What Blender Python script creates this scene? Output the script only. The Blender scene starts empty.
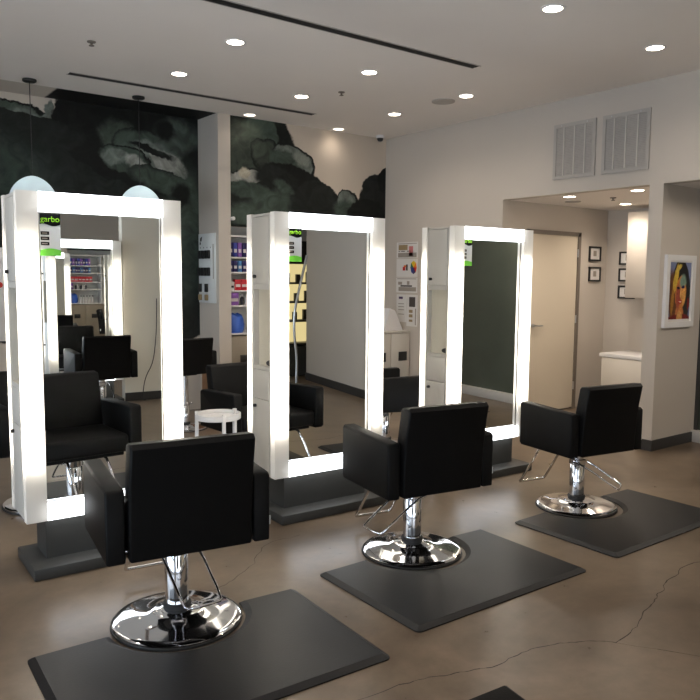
import bpy, bmesh, math, random
from mathutils import Vector, Matrix
random.seed(7)
S = bpy.context.scene
COL = S.collection
PI = math.pi

# ------------------------------------------------------------------ materials
def srgb(r, g, b):
    f = lambda c: (c/255/12.92) if c/255 <= .04045 else ((c/255+.055)/1.055)**2.4
    return (f(r), f(g), f(b), 1)

class NT:
    def __init__(s, name):
        s.m = bpy.data.materials.new(name); s.m.use_nodes = True
        s.t = s.m.node_tree; s.t.nodes.clear()
        s.out = s.t.nodes.new('ShaderNodeOutputMaterial')
    def n(s, kind, **kw):
        nd = s.t.nodes.new(kind)
        for k, v in kw.items():
            if k in nd.inputs: nd.inputs[k].default_value = v
            else: setattr(nd, k, v)
        return nd
    def l(s, a, b): s.t.links.new(a, b)

def pbr(name, col, rough=.5, metal=0., noise=None, bump=None, spec=.5, coat=0.):
    """noise = (scale, amount): mottles the colour; bump = (scale, strength)"""
    q = NT(name)
    p = q.n('ShaderNodeBsdfPrincipled', Roughness=rough, Metallic=metal)
    p.inputs['Base Color'].default_value = col
    p.inputs['Specular IOR Level'].default_value = spec
    p.inputs['Coat Weight'].default_value = coat
    q.l(p.outputs[0], q.out.inputs[0])
    geo = q.n('ShaderNodeNewGeometry')
    if noise:
        nz = q.n('ShaderNodeTexNoise', Scale=noise[0], Detail=5.)
        q.l(geo.outputs['Position'], nz.inputs['Vector'])
        mp = q.n('ShaderNodeMapRange')
        mp.inputs[1].default_value = .3; mp.inputs[2].default_value = .7
        mp.inputs[3].default_value = 1-noise[1]; mp.inputs[4].default_value = 1+noise[1]
        q.l(nz.outputs['Fac'], mp.inputs[0])
        vm = q.n('ShaderNodeVectorMath', operation='SCALE')
        vm.inputs[0].default_value = col[:3]
        q.l(mp.outputs[0], vm.inputs['Scale']); q.l(vm.outputs[0], p.inputs['Base Color'])
    if bump:
        nz = q.n('ShaderNodeTexNoise', Scale=bump[0], Detail=3.)
        q.l(geo.outputs['Position'], nz.inputs['Vector'])
        b = q.n('ShaderNodeBump', Strength=bump[1], Distance=.002)
        q.l(nz.outputs['Fac'], b.inputs['Height']); q.l(b.outputs[0], p.inputs['Normal'])
    return q.m

def emit(name, col, strength):
    q = NT(name)
    e = q.n('ShaderNodeEmission', Strength=strength); e.inputs[0].default_value = col
    q.l(e.outputs[0], q.out.inputs[0])
    return q.m

def painter(name, ax, base, layers, warp=.1, wscale=2., rough=.7, mottle=.25, fine=.0):
    """pigment layers painted over each other on a wall or canvas; ax picks the two world axes.
    layer = (cu, cv, ru, rv, angle, colour, softness)"""
    q = NT(name)
    p = q.n('ShaderNodeBsdfPrincipled', Roughness=rough)
    p.inputs['Specular IOR Level'].default_value = .25
    q.l(p.outputs[0], q.out.inputs[0])
    geo = q.n('ShaderNodeNewGeometry'); sp = q.n('ShaderNodeSeparateXYZ')
    q.l(geo.outputs['Position'], sp.inputs[0])
    cb = q.n('ShaderNodeCombineXYZ')
    q.l(sp.outputs[ax[0]], cb.inputs[0]); q.l(sp.outputs[ax[1]], cb.inputs[1])
    nz = q.n('ShaderNodeTexNoise', Scale=wscale, Detail=6., Roughness=.62)
    q.l(cb.outputs[0], nz.inputs['Vector'])
    sub = q.n('ShaderNodeVectorMath', operation='SUBTRACT'); sub.inputs[1].default_value = (.5, .5, .5)
    q.l(nz.outputs['Color'], sub.inputs[0])
    sc = q.n('ShaderNodeVectorMath', operation='SCALE'); sc.inputs['Scale'].default_value = warp*2
    q.l(sub.outputs[0], sc.inputs[0])
    add = q.n('ShaderNodeVectorMath', operation='ADD')
    q.l(cb.outputs[0], add.inputs[0]); q.l(sc.outputs[0], add.inputs[1])
    flat = q.n('ShaderNodeVectorMath', operation='MULTIPLY'); flat.inputs[1].default_value = (1, 1, 0)
    q.l(add.outputs[0], flat.inputs[0])
    cur = None; cov = None
    full = []
    for L_ in layers:
        if len(L_) > 7: full.append((L_[0]+.01, L_[1]-.012, L_[2]+.035, L_[3]+.035, L_[4], L_[7], .03))
        full.append(L_[:7])
    for (cu, cv, ru, rv, ang, col, soft) in full:
        mp = q.n('ShaderNodeMapping', vector_type='TEXTURE')
        mp.inputs['Location'].default_value = (cu, cv, 0)
        mp.inputs['Rotation'].default_value = (0, 0, math.radians(ang))
        mp.inputs['Scale'].default_value = (ru, rv, 1)
        q.l(flat.outputs[0], mp.inputs[0])
        ln = q.n('ShaderNodeVectorMath', operation='LENGTH'); q.l(mp.outputs[0], ln.inputs[0])
        mr = q.n('ShaderNodeMapRange', interpolation_type='SMOOTHSTEP')
        mr.inputs[1].default_value = 1+soft; mr.inputs[2].default_value = 1-soft
        mr.inputs[3].default_value = 0; mr.inputs[4].default_value = 1
        q.l(ln.outputs['Value'], mr.inputs[0])
        mx = q.n('ShaderNodeMix', data_type='RGBA')
        if cur is None: mx.inputs[6].default_value = base
        else: q.l(cur, mx.inputs[6])
        mx.inputs[7].default_value = col
        q.l(mr.outputs[0], mx.inputs[0]); cur = mx.outputs[2]
        if cov is None: cov = mr.outputs[0]
        else:
            mm = q.n('ShaderNodeMath', operation='MAXIMUM'); q.l(cov, mm.inputs[0]); q.l(mr.outputs[0], mm.inputs[1]); cov = mm.outputs[0]
    if mottle:
        n2 = q.n('ShaderNodeTexNoise', Scale=wscale*1.7, Detail=8., Roughness=.6, Distortion=1.2)
        q.l(cb.outputs[0], n2.inputs['Vector'])
        m2 = q.n('ShaderNodeMapRange')
        m2.inputs[1].default_value = .35; m2.inputs[2].default_value = .7
        m2.inputs[3].default_value = 1-mottle; m2.inputs[4].default_value = 1+mottle
        q.l(n2.outputs['Fac'], m2.inputs[0])
        vs = q.n('ShaderNodeVectorMath', operation='SCALE')
        q.l(cur, vs.inputs[0]); q.l(m2.outputs[0], vs.inputs['Scale'])
        mx = q.n('ShaderNodeMix', data_type='RGBA'); q.l(cov, mx.inputs[0]); q.l(cur, mx.inputs[6]); q.l(vs.outputs[0], mx.inputs[7]); cur = mx.outputs[2]
    q.l(cur, p.inputs['Base Color'])
    return q.m

M = {}
WALL = (.54, .49, .43, 1)
M['wall'] = pbr('wall paint', WALL, .75, noise=(1.2, .02))
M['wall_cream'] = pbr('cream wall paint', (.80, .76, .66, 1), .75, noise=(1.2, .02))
M['ceiling'] = pbr('ceiling paint', (.82, .775, .73, 1), .85, noise=(.9, .02))
M['base_dark'] = pbr('dark baseboard vinyl', (.035, .033, .032, 1), .5)
M['base_light'] = pbr('pale sill paint', (.55, .52, .48, 1), .5)
M['leather'] = pbr('black leatherette', (.0045, .0045, .0046, 1), .48, bump=(160, .2), spec=.12)
M['chrome'] = pbr('chrome', (.82, .82, .84, 1), .07, 1.)
M['steel'] = pbr('brushed steel', (.55, .55, .55, 1), .3, 1.)
M['rubber'] = pbr('black rubber', (.012, .012, .012, 1), .6)
M['mat'] = pbr('black cushion mat vinyl', (.009, .009, .0095, 1), .45, noise=(3, .25), bump=(90, .2), spec=.32)
M['charcoal'] = pbr('charcoal laminate', (.036, .036, .033, 1), .5, noise=(4, .05))
M['laminate'] = pbr('white laminate', (.60, .575, .52, 1), .4)
M['laminate_dark'] = pbr('laminate seam', (.16, .15, .13, 1), .6)
M['white'] = pbr('white plastic', (.75, .74, .73, 1), .35)
M['grille'] = pbr('grille paint', (.43, .40, .365, 1), .55)
M['grille_dark'] = pbr('grille filter', (.40, .365, .33, 1), .8, noise=(30, .1))
M['black'] = pbr('black plastic', (.012, .012, .012, 1), .45)
M['slot'] = pbr('slot diffuser black', (.004, .004, .004, 1), .7)
M['door'] = pbr('cream door paint', (.60, .53, .42, 1), .5)
M['doorframe'] = pbr('taupe door frame', (.16, .135, .11, 1), .5)
M['mirror'] = pbr('silvered mirror', (.86, .88, .87, 1), .0, 1.)
M['niche'] = pbr('niche laminate', (.62, .58, .47, 1), .18)
M['brown'] = pbr('brown wood', (.22, .105, .045, 1), .5, noise=(9, .2))
M['card'] = pbr('card white', (.72, .74, .73, 1), .4)
M['ink'] = pbr('black print', (.004, .004, .004, 1), .8, spec=.1)
M['green'] = pbr('card green', srgb(110, 205, 60), .45)
M['lime'] = pbr('card lime print', srgb(150, 220, 40), .45)
M['pillar_shade'] = M['wall']
M['glass_dark'] = pbr('dark green window glass', (.075, .085, .066, 1), .15, noise=(1.5, .12), spec=.35)
M['laminate_shaded'] = pbr('shaded beige laminate', (.27, .23, .175, 1), .45)  # beige laminate darkened: the shade on the base cabinet is in its colour
M['counter'] = pbr('counter white', (.66, .62, .55, 1), .35)
M['paper'] = pbr('paper', (.70, .68, .65, 1), .8)
M['paper_grey'] = pbr('printed grey', (.33, .29, .25, 1), .8)
M['paper_dark'] = pbr('printed dark', (.07, .06, .055, 1), .8)
for nm, c in dict(p_red=(190, 30, 25), p_orange=(225, 120, 30), p_yellow=(225, 190, 50), p_green=(50, 110, 70), p_blue=(40, 60, 130),
                  p_purple=(70, 40, 90), p_pink=(200, 120, 120), b_navy=(30, 28, 90), b_blue=(50, 60, 150), b_red=(190, 35, 50),
                  b_purple=(125, 80, 160), b_white=(210, 205, 205), b_bag=(50, 95, 190), b_dark=(25, 20, 30), b_teal=(60, 110, 160), kraft=(150, 130, 95)).items():
    M[nm] = pbr(nm, srgb(*c), .4)

# polished, stained concrete
def floor_mat():
    q = NT('polished brown concrete')
    p = q.n('ShaderNodeBsdfPrincipled'); q.l(p.outputs[0], q.out.inputs[0])
    p.inputs['Specular IOR Level'].default_value = .30
    geo = q.n('ShaderNodeNewGeometry')
    a = q.n('ShaderNodeTexNoise', Scale=.9, Detail=7., Roughness=.6, Distortion=.8); q.l(geo.outputs['Position'], a.inputs['Vector'])
    r = q.n('ShaderNodeValToRGB'); q.l(a.outputs['Fac'], r.inputs[0])
    e = r.color_ramp.elements
    e[0].position = .25; e[0].color = (.082, .059, .039, 1)
    e[1].position = .78; e[1].color = (.232, .176, .124, 1)
    m = e.new(.5); m.color = (.152, .114, .079, 1)
    b = q.n('ShaderNodeTexNoise', Scale=5., Detail=9., Roughness=.7); q.l(geo.outputs['Position'], b.inputs['Vector'])
    mr = q.n('ShaderNodeMapRange'); mr.inputs[1].default_value = .3; mr.inputs[2].default_value = .7
    mr.inputs[3].default_value = .82; mr.inputs[4].default_value = 1.18
    q.l(b.outputs['Fac'], mr.inputs[0])
    vs = q.n('ShaderNodeVectorMath', operation='SCALE'); q.l(r.outputs[0], vs.inputs[0]); q.l(mr.outputs[0], vs.inputs['Scale'])
    q.l(vs.outputs[0], p.inputs['Base Color'])
    rr = q.n('ShaderNodeMapRange'); rr.inputs[1].default_value = .3; rr.inputs[2].default_value = .7
    rr.inputs[3].default_value = .27; rr.inputs[4].default_value = .32
    q.l(b.outputs['Fac'], rr.inputs[0]); q.l(rr.outputs[0], p.inputs['Roughness'])
    bp = q.n('ShaderNodeBump', Strength=.05, Distance=.01); q.l(a.outputs['Fac'], bp.inputs['Height']); q.l(bp.outputs[0], p.inputs['Normal'])
    return q.m
M['floor'] = floor_mat()
q = NT('window pane')
a_ = q.n('ShaderNodeBsdfTransparent'); b_ = q.n('ShaderNodeBsdfGlossy', Roughness=.0); fr = q.n('ShaderNodeFresnel', IOR=1.45); mx = q.n('ShaderNodeMixShader')
q.l(fr.outputs[0], mx.inputs[0]); q.l(a_.outputs[0], mx.inputs[1]); q.l(b_.outputs[0], mx.inputs[2]); q.l(mx.outputs[0], q.out.inputs[0]); M['pane'] = q.m
M['crack'] = pbr('crack in concrete', (.035, .026, .02, 1), .8)

# opal acrylic, lit from inside by a tube
def opal():
    q = NT('opal acrylic')
    d = q.n('ShaderNodeBsdfDiffuse'); d.inputs[0].default_value = (.80, .78, .75, 1)
    t = q.n('ShaderNodeBsdfTranslucent'); t.inputs[0].default_value = (.90, .89, .86, 1)
    x = q.n('ShaderNodeMixShader'); x.inputs[0].default_value = .5
    q.l(d.outputs[0], x.inputs[1]); q.l(t.outputs[0], x.inputs[2]); q.l(x.outputs[0], q.out.inputs[0])
    return q.m
M['opal'] = opal()
M['tube'] = emit('fluorescent tube', (1., .94, .84, 1), 25.)
M['bar'] = emit('lit diffuser bar', (.93, .96, 1., 1), 4.)
M['down'] = emit('downlight lamp', (1., .84, .66, 1), 22.)
M['dome_in'] = emit('pendant lamp', (.88, .97, 1., 1), 55.)
M['down_dim'] = emit('dimmed downlight lamp', (1., .84, .66, 1), 4.)
M['shelf_lit'] = emit('backlit yellow panel', (1., .80, .38, 1), .60)

# ------------------------------------------------------------------ mesh builder
class MB:
    def __init__(s): s.bm = bmesh.new()
    def _add(s, geo, mi, mat4):
        if mat4 is not None: bmesh.ops.transform(s.bm, matrix=mat4, verts=geo)
        if mi:
            vs = set(geo)
            for f in s.bm.faces:
                if all(v in vs for v in f.verts): f.material_index = mi
    def box(s, lo, hi, bev=0, seg=2, mi=0, mat4=None):
        r = bmesh.ops.create_cube(s.bm, size=1)
        c = [(a+b)/2 for a, b in zip(lo, hi)]; d = [b-a for a, b in zip(lo, hi)]
        bmesh.ops.transform(s.bm, matrix=Matrix.Translation(c) @ Matrix.Diagonal((*d, 1)), verts=r['verts'])
        vs = r['verts']
        if bev:
            es = list({e for v in vs for e in v.link_edges})
            rr = bmesh.ops.bevel(s.bm, geom=es, offset=min(bev, min(d)*.49), segments=seg, profile=.5, affect='EDGES')
            vs = list({v for f in rr['faces'] for v in f.verts} | {v for v in vs if v.is_valid})
        s._add(vs, mi, mat4); return s
    def cyl(s, p, q, r, r2=None, n=24, mi=0):
        p, q = Vector(p), Vector(q); d = q-p
        g = bmesh.ops.create_cone(s.bm, cap_ends=True, segments=n, radius1=r, radius2=r if r2 is None else r2, depth=d.length)
        s._add(g['verts'], mi, Matrix.Translation((p+q)/2) @ d.to_track_quat('Z', 'Y').to_matrix().to_4x4()); return s
    def lathe(s, prof, n=48, mi=0, mat4=None, close=False):
        rings = []
        for r, z in prof:
            if r < 1e-6: rings.append([s.bm.verts.new((0, 0, z))])
            else: rings.append([s.bm.verts.new((r*math.cos(2*PI*i/n), r*math.sin(2*PI*i/n), z)) for i in range(n)])
        fs = []
        for a, b in zip(rings, rings[1:]):
            for i in range(n):
                j = (i+1) % n
                if len(a) == 1 and len(b) == 1: continue
                if len(a) == 1: v = (a[0], b[j], b[i])
                elif len(b) == 1: v = (a[i], a[j], b[0])
                else: v = (a[i], a[j], b[j], b[i])
                fs.append(s.bm.faces.new(v))
        if close:
            for rg, fl in ((rings[0], True), (rings[-1], False)):
                if len(rg) > 1: fs.append(s.bm.faces.new(rg[::-1] if fl else rg))
        vs = [v for rg in rings for v in rg]
        bmesh.ops.recalc_face_normals(s.bm, faces=fs)
        s._add(vs, mi, mat4); return s
    def tube(s, pts, r, n=10, mi=0, smooth=0):
        pts = [Vector(p) for p in pts]
        for _ in range(smooth):                      # corner cutting rounds the bends
            o = [pts[0]]
            for a, b in zip(pts, pts[1:]): o += [a.lerp(b, .22), a.lerp(b, .78)]
            pts = o + [pts[-1]]
        rings = []; up = None
        for i, p in enumerate(pts):
            d = (pts[min(i+1, len(pts)-1)] - pts[max(i-1, 0)]).normalized()
            if up is None: up = d.orthogonal().normalized()
            up = (up - d*up.dot(d)).normalized(); w = d.cross(up)
            rings.append([s.bm.verts.new(p + r*(math.cos(2*PI*k/n)*up + math.sin(2*PI*k/n)*w)) for k in range(n)])
        fs = []
        for a, b in zip(rings, rings[1:]):
            for k in range(n): fs.append(s.bm.faces.new((a[k], a[(k+1) % n], b[(k+1) % n], b[k])))
        fs.append(s.bm.faces.new(rings[0][::-1])); fs.append(s.bm.faces.new(rings[-1]))
        if mi:
            for f in fs: f.material_index = mi
        return s
    def prism(s, poly, lo, hi, axis=2, mi=0, bev=0, seg=2):
        def P(a, b, c):
            v = [a, b]; v.insert(axis, c); return v
        A = [s.bm.verts.new(P(a, b, lo)) for a, b in poly]; B = [s.bm.verts.new(P(a, b, hi)) for a, b in poly]
        n = len(poly)
        fs = [s.bm.faces.new(A[::-1]), s.bm.faces.new(B)] + [s.bm.faces.new((A[i], A[(i+1) % n], B[(i+1) % n], B[i])) for i in range(n)]
        bmesh.ops.recalc_face_normals(s.bm, faces=fs)
        for f in fs: f.material_index = mi
        if bev:
            es = [e for e in fs[1].edges] if True else []
            bmesh.ops.bevel(s.bm, geom=es, offset=bev, segments=seg, profile=.5, affect='EDGES')
        return s
    def quad(s, vs, mi=0):
        f = s.bm.faces.new([s.bm.verts.new(v) for v in vs]); f.material_index = mi; return s
    def build(s, name, mats, parent=None, ang=36, loc=None):
        bm = s.bm; bm.normal_update()
        for f in bm.faces: f.smooth = True
        for e in bm.edges:
            e.smooth = len(e.link_faces) == 2 and e.calc_face_angle(0) < math.radians(ang)
        me = bpy.data.meshes.new(name); bm.to_mesh(me); bm.free()
        for m in (mats if isinstance(mats, (list, tuple)) else [mats]): me.materials.append(M[m] if isinstance(m, str) else m)
        o = bpy.data.objects.new(name, me); COL.objects.link(o)
        if parent is not None: o.parent = parent
        if loc is not None: o.location = loc
        return o

def tag(o, label, cat, group=None):
    o['label'] = label; o['category'] = cat
    if group: o['group'] = group
    return o
def thing(name, label, cat, loc=(0, 0, 0), rz=0., group=None):
    o = bpy.data.objects.new(name, None); COL.objects.link(o)
    o.location = loc; o.rotation_euler = (0, 0, math.radians(rz)); o.empty_display_size = .1
    return tag(o, label, cat, group)
def struct(o):
    o['kind'] = 'structure'; return o
def dup(root, loc, rz, label, group=None):
    r = root.copy(); COL.objects.link(r); r.location = loc; r.rotation_euler = (0, 0, math.radians(rz))
    r['label'] = label
    if group: r['group'] = group
    for ch in list(root.children):
        c = ch.copy(); COL.objects.link(c); c.parent = r
        for g in list(ch.children):
            d = g.copy(); COL.objects.link(d); d.parent = c
    return r
def boxobj(name, lo, hi, mat, parent=None, bev=0, seg=2):
    return MB().box(lo, hi, bev, seg).build(name, mat, parent)
def wall(name, lo, hi, mat='wall'):
    return struct(boxobj(name, lo, hi, mat))
def text_obj(name, body, size, mat, parent, mtx, extrude=.0006):
    cu = bpy.data.curves.new(name, 'FONT'); cu.body = body; cu.size = size; cu.align_x = 'CENTER'; cu.align_y = 'CENTER'; cu.extrude = extrude
    t = bpy.data.objects.new(name + '_tmp', cu); COL.objects.link(t)
    bpy.context.view_layer.update()
    me = bpy.data.meshes.new_from_object(t.evaluated_get(bpy.context.evaluated_depsgraph_get()))
    bpy.data.objects.remove(t); me.materials.clear(); me.materials.append(M[mat])
    me.transform(mtx)
    o = bpy.data.objects.new(name, me); COL.objects.link(o); o.parent = parent
    return o

# ------------------------------------------------------------------ setting
ZC = 3.526; XR = 6.59; YB = 7.93; ZS = 2.555
fl = MB().box((-3.6, -5.1, -.1), (9.2, 9.0, 0))
def crack(pts, w):
    rnd = random.Random(len(pts)*3 + int(pts[0][0]*100))
    P = [Vector((x, y, .0006)) for x, y in pts]
    for _ in range(3):
        o = [P[0]]
        for a, b in zip(P, P[1:]):
            d = b-a; nrm = Vector((-d.y, d.x, 0))
            o += [a.lerp(b, .5) + nrm*rnd.uniform(-.10, .10), b]
        P = o
    for i, (a, b) in enumerate(zip(P, P[1:])):
        d = (b-a).normalized(); nn = Vector((-d.y, d.x, 0))*w*(.5+rnd.random())
        fl.quad([a-nn, b-nn, b+nn, a+nn], 1)
crack([(1.3, 2.3), (1.9, 2.16), (2.08, 2.11), (2.26, 2.05), (2.48, 2.03), (2.72, 1.99), (2.85, 1.92), (2.93, 1.84), (3.22, 1.9), (3.51, 1.99), (3.67, 2.03), (4.01, 2.13), (4.6, 2.1)], .0022)
crack([(2.54, 3.87), (2.23, 3.82), (1.86, 3.49), (1.71, 3.43), (1.5, 3.6)], .0014)
crack([(2.93, 1.84), (3.2, 1.2), (3.1, .5)], .0014)
struct(fl.build('floor', ['floor', 'crack']))

ceil_ = MB().box((-3.6, -5.1, ZC), (XR, YB, ZC+.1))
struct(ceil_.build('ceiling', 'ceiling'))
mural_dark = srgb(27, 30, 28); mural_black = srgb(15, 17, 16); mural_green = srgb(62, 74, 66)
mural_grey = srgb(104, 112, 106); mural_pale = srgb(150, 152, 146); mural_beige = (.56, .49, .41, 1)
# the ceiling of the recess behind the main ceiling is painted along with the mural, bare at its far end
M['recess_ceiling'] = painter('painted recess ceiling', (0, 1), WALL, [(5.2, 8.2, 2.93, 9, 0, mural_black, .005)], warp=.03, mottle=0)
struct(boxobj('ceiling_recess', (-3.6, YB, ZC), (4.04, 8.52, ZC+.1), 'recess_ceiling'))

INK = srgb(20, 24, 22)
Lm = [
    (2.9, 2.1, 3.6, 1.24, 0, mural_dark, .01),
    (2.02, 3.29, .27, .14, -10, mural_green, .04, mural_black),
    (2.08, 3.32, .16, .08, -10, mural_grey, .3),
    (2.30, 3.36, .05, .14, 0, mural_grey, .15),
    (3.75, 3.3, 1.42, .66, 0, mural_black, .012),
    (2.0, 3.22, .55, .12, 0, mural_dark, .05),
    (2.2, 3.12, .5, .14, 6, mural_dark, .1),
    (1.7, 2.7, .55, .35, 0, srgb(48, 58, 52), .5),
    (3.10, 3.20, .26, .19, -30, srgb(58, 68, 60), .22),
    (3.42, 3.10, .42, .20, -16, mural_green, .10, mural_black),
    (3.55, 3.03, .36, .15, -24, mural_grey, .12),
    (3.66, 2.98, .26, .12, -30, mural_pale, .10),
    (3.12, 2.98, .28, .14, -8, mural_green, .10, mural_black),
    (3.02, 3.00, .15, .09, 0, mural_grey, .2),
    (3.26, 2.96, .12, .06, -20, mural_pale, .3),
    (3.44, 3.12, .28, .045, -14, mural_black, .2),
    (3.76, 3.30, .27, .2, 10, srgb(66, 76, 70), .35),
    (3.62, 3.36, .15, .12, 10, mural_black, .3),
    (3.60, 2.76, .42, .12, -16, mural_green, .25, mural_black),
    (3.85, 2.4, .22, .5, 0, mural_green, .5),
    (3.80, 2.62, .12, .12, 0, mural_black, .4),
    (3.92, 1.8, .2, .4, 0, srgb(45, 55, 50), .5),
]
M['mural_left'] = painter('watercolour mural', (0, 2), WALL, Lm, warp=.13, wscale=3.0, mottle=.42)
wall('wall_back', (-3.6, 8.42, 0), (4.04, 8.52, ZC), 'mural_left')
Rm = [
    (4.2, 2.75, 1.02, 1.2, 0, mural_dark, .015),
    (4.62, 3.34, .27, .25, 0, mural_green, .06, INK),
    (4.42, 3.36, .22, .16, 10, srgb(74, 84, 74), .3),
    (4.30, 3.12, .34, .36, 0, srgb(52, 60, 53), .2),
    (4.70, 3.12, .22, .17, -30, srgb(58, 66, 58), .15, INK),
    (5.10, 3.07, .29, .20, -20, mural_grey, .05, INK),
    (5.00, 3.05, .24, .15, -15, mural_green, .15),
    (5.20, 3.12, .12, .09, -20, srgb(120, 126, 118), .3),
    (5.15, 2.62, .62, .38, -20, mural_black, .03),
    (5.45, 2.52, .40, .34, 0, mural_dark, .03),
    (4.46, 2.84, .27, .075, 5, mural_pale, .08, INK),
    (4.40, 2.88, .10, .05, 0, srgb(175, 168, 150), .3),
    (4.42, 2.70, .30, .10, 0, mural_green, .2),
    (4.85, 2.85, .30, .14, -10, mural_dark, .2),
    (4.95, 2.76, .16, .07, -25, mural_green, .25),
    (4.75, 2.55, .3, .16, 10, mural_green, .3),
    (5.92, 2.62, .15, .17, 0, mural_grey, .05, INK),
    (5.92, 2.50, .22, .15, 0, mural_green, .2),
    (6.50, 2.62, .40, .42, 0, mural_dark, .03),
    (6.62, 3.02, .14, .22, -30, mural_black, .03),
    (6.28, 2.42, .35, .28, 0, mural_black, .05),
    (4.6, 2.38, .5, .16, 0, mural_green, .3),
]
M['mural_right'] = painter('watercolour mural by the corner', (0, 2), mural_beige, Rm, warp=.11, wscale=3.2, mottle=.42)
wall('wall_back_bulkhead', (4.2, YB, 2.27), (XR+.1, 8.3, ZC), 'mural_right')
wall('wall_back_niche', (4.2, 8.30, 0), (XR+.1, 8.40, 2.27))
wall('wall_back_pilaster', (4.04, 7.90, 0), (4.2, 8.52, ZC))
wall('wall_right', (XR, 5.82, 0), (XR+.12, 8.5, ZC))
wall('wall_right_header', (XR, .3, ZS), (XR+.12, 5.82, ZC))
wall('wall_right_front', (XR, -1.45, 0), (XR+.12, .3, ZC))
wall('wall_right_column', (XR, 3.857, 0), (7.40, 4.0, ZS))
wall('wall_alcove_door', (XR+.12, 5.82, 0), (8.75, 5.94, ZS))
wall('wall_alcove_side', (8.643, 4.0, 0), (8.75, 5.82, ZS))
wall('wall_alcove_front', (7.40, 3.88, 0), (8.643, 4.0, ZS))
wall('ceiling_alcove', (XR+.12, 4.0, ZS), (8.75, 5.94, ZS+.08), 'ceiling')
wall('ceiling_entry', (XR+.12, .2, ZS), (7.5, 4.0, ZS+.08), 'ceiling')
wall('wall_entry_front', (XR+.12, .2, 0), (7.5, .3, ZS))
wall('wall_left', (-3.7, -5.1, 0), (-3.6, -2.5, ZC))
wall('wall_left_far', (-3.7, 6.5, 0), (-3.6, 8.52, ZC))
wall('wall_left_low', (-3.7, -2.5, 0), (-3.6, 6.5, .15))
wall('wall_left_high', (-3.7, -2.5, 2.75), (-3.6, 6.5, ZC))
w2 = MB().box((-3.655, -2.5, .15), (-3.645, 6.5, 2.75)).build('window_2', 'pane'); struct(w2)
m = MB()
for k in range(7): m.box((-3.69, -2.5+k*1.4925, .15), (-3.61, -2.455+k*1.4925, 2.75))
for k in range(6): m.box((-3.69, -2.455+k*1.4925, .15), (-3.61, -2.5+(k+1)*1.4925, .20)).box((-3.69, -2.455+k*1.4925, 2.70), (-3.61, -2.5+(k+1)*1.4925, 2.75))
m.build('window_frame', 'charcoal', w2)
dl = bpy.data.lights.new('daylight', 'AREA'); dl.shape = 'RECTANGLE'; dl.size = 3.0; dl.size_y = 9.5; dl.energy = 300.; dl.color = (.74, .86, 1.)
do = bpy.data.objects.new('daylight', dl); COL.objects.link(do); do.location = (-4.6, 2.0, 1.2); do.rotation_euler = (0, -PI/2, 0)
wall('wall_front', (1.7, -5.2, 0), (9.2, -5.1, ZC))
wall('wall_front_low', (-3.6, -5.2, 0), (1.7, -5.1, .15))
wall('wall_front_high', (-3.6, -5.2, 2.75), (1.7, -5.1, ZC))
w3 = MB().box((-3.6, -5.155, .15), (1.7, -5.145, 2.75)).build('window_added', 'pane'); struct(w3)  # unseen window, added to let fill light reach the painting wall
m = MB()
for k in range(5): m.box((-3.6+k*1.3125, -5.19, .15), (-3.55+k*1.3125, -5.11, 2.75))
for k in range(4): m.box((-3.55+k*1.3125, -5.19, .15), (-3.6+(k+1)*1.3125, -5.11, .20)).box((-3.55+k*1.3125, -5.19, 2.70), (-3.6+(k+1)*1.3125, -5.11, 2.75))
m.build('window_frame', 'charcoal', w3)
fill_light = bpy.data.lights.new('daylight', 'AREA'); fill_light.shape = 'RECTANGLE'; fill_light.size = 6.; fill_light.size_y = 3.0; fill_light.energy = 150.; fill_light.color = (.80, .89, 1.)  # fill light behind the added front window
fill_obj = bpy.data.objects.new('daylight', fill_light); COL.objects.link(fill_obj); fill_obj.location = (-1.0, -6.0, 1.3); fill_obj.rotation_euler = (PI/2, 0, 0)
wall('wall_far_right', (9.1, -5.1, 0), (9.2, -1.35, ZC))
wall('wall_entry_back', (XR+.12, -1.45, 0), (9.2, -1.35, ZC))
wall('ceiling_front', (XR, -5.1, ZC), (9.2, -1.35, ZC+.1), 'ceiling')
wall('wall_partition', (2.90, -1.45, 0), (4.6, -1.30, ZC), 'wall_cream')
struct(MB().prism([(5.99, -1.88), (XR-.02, -1.88), (XR-.02, .5), (5.78, .5)], 0, ZC).build('wall_pier', 'wall'))
struct(MB().prism([(5.976, -1.88), (5.988, -1.88), (5.778, .5), (5.766, .5)], 0, .12).build('baseboard_pier', 'base_dark'))
# baseboards
wall('baseboard_column', (XR-.012, 3.845, 0), (7.345, 4.012, .105), 'base_dark')
wall('baseboard_right', (XR-.012, 5.83, 0), (XR, 7.35, .105), 'base_dark')
wall('baseboard_partition', (2.90, -1.3, 0), (4.6, -1.288, .11), 'base_dark')
wall('baseboard_alcove', (XR+.13, 5.808, 0), (7.02, 5.82, .1), 'base_dark')
# the shop window beside the painting
w = MB().box((7.40, .3, .12), (7.42, 3.857, ZS)).build('window_1', 'glass_dark'); struct(w)
wf = MB()
for y in (.3, 2.1): wf.box((7.375, y, .12), (7.44, y+.05, ZS))
wf.box((7.375, 3.82, .12), (7.395, 3.857, ZS))
wf.box((7.375, .35, ZS-.05), (7.395, 3.82, ZS))
wf.build('window_frame', 'charcoal', w)
MB().box((7.33, .3, 0), (7.46, 3.857, .12), .004).build('window_sill', 'base_light', w)
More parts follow.
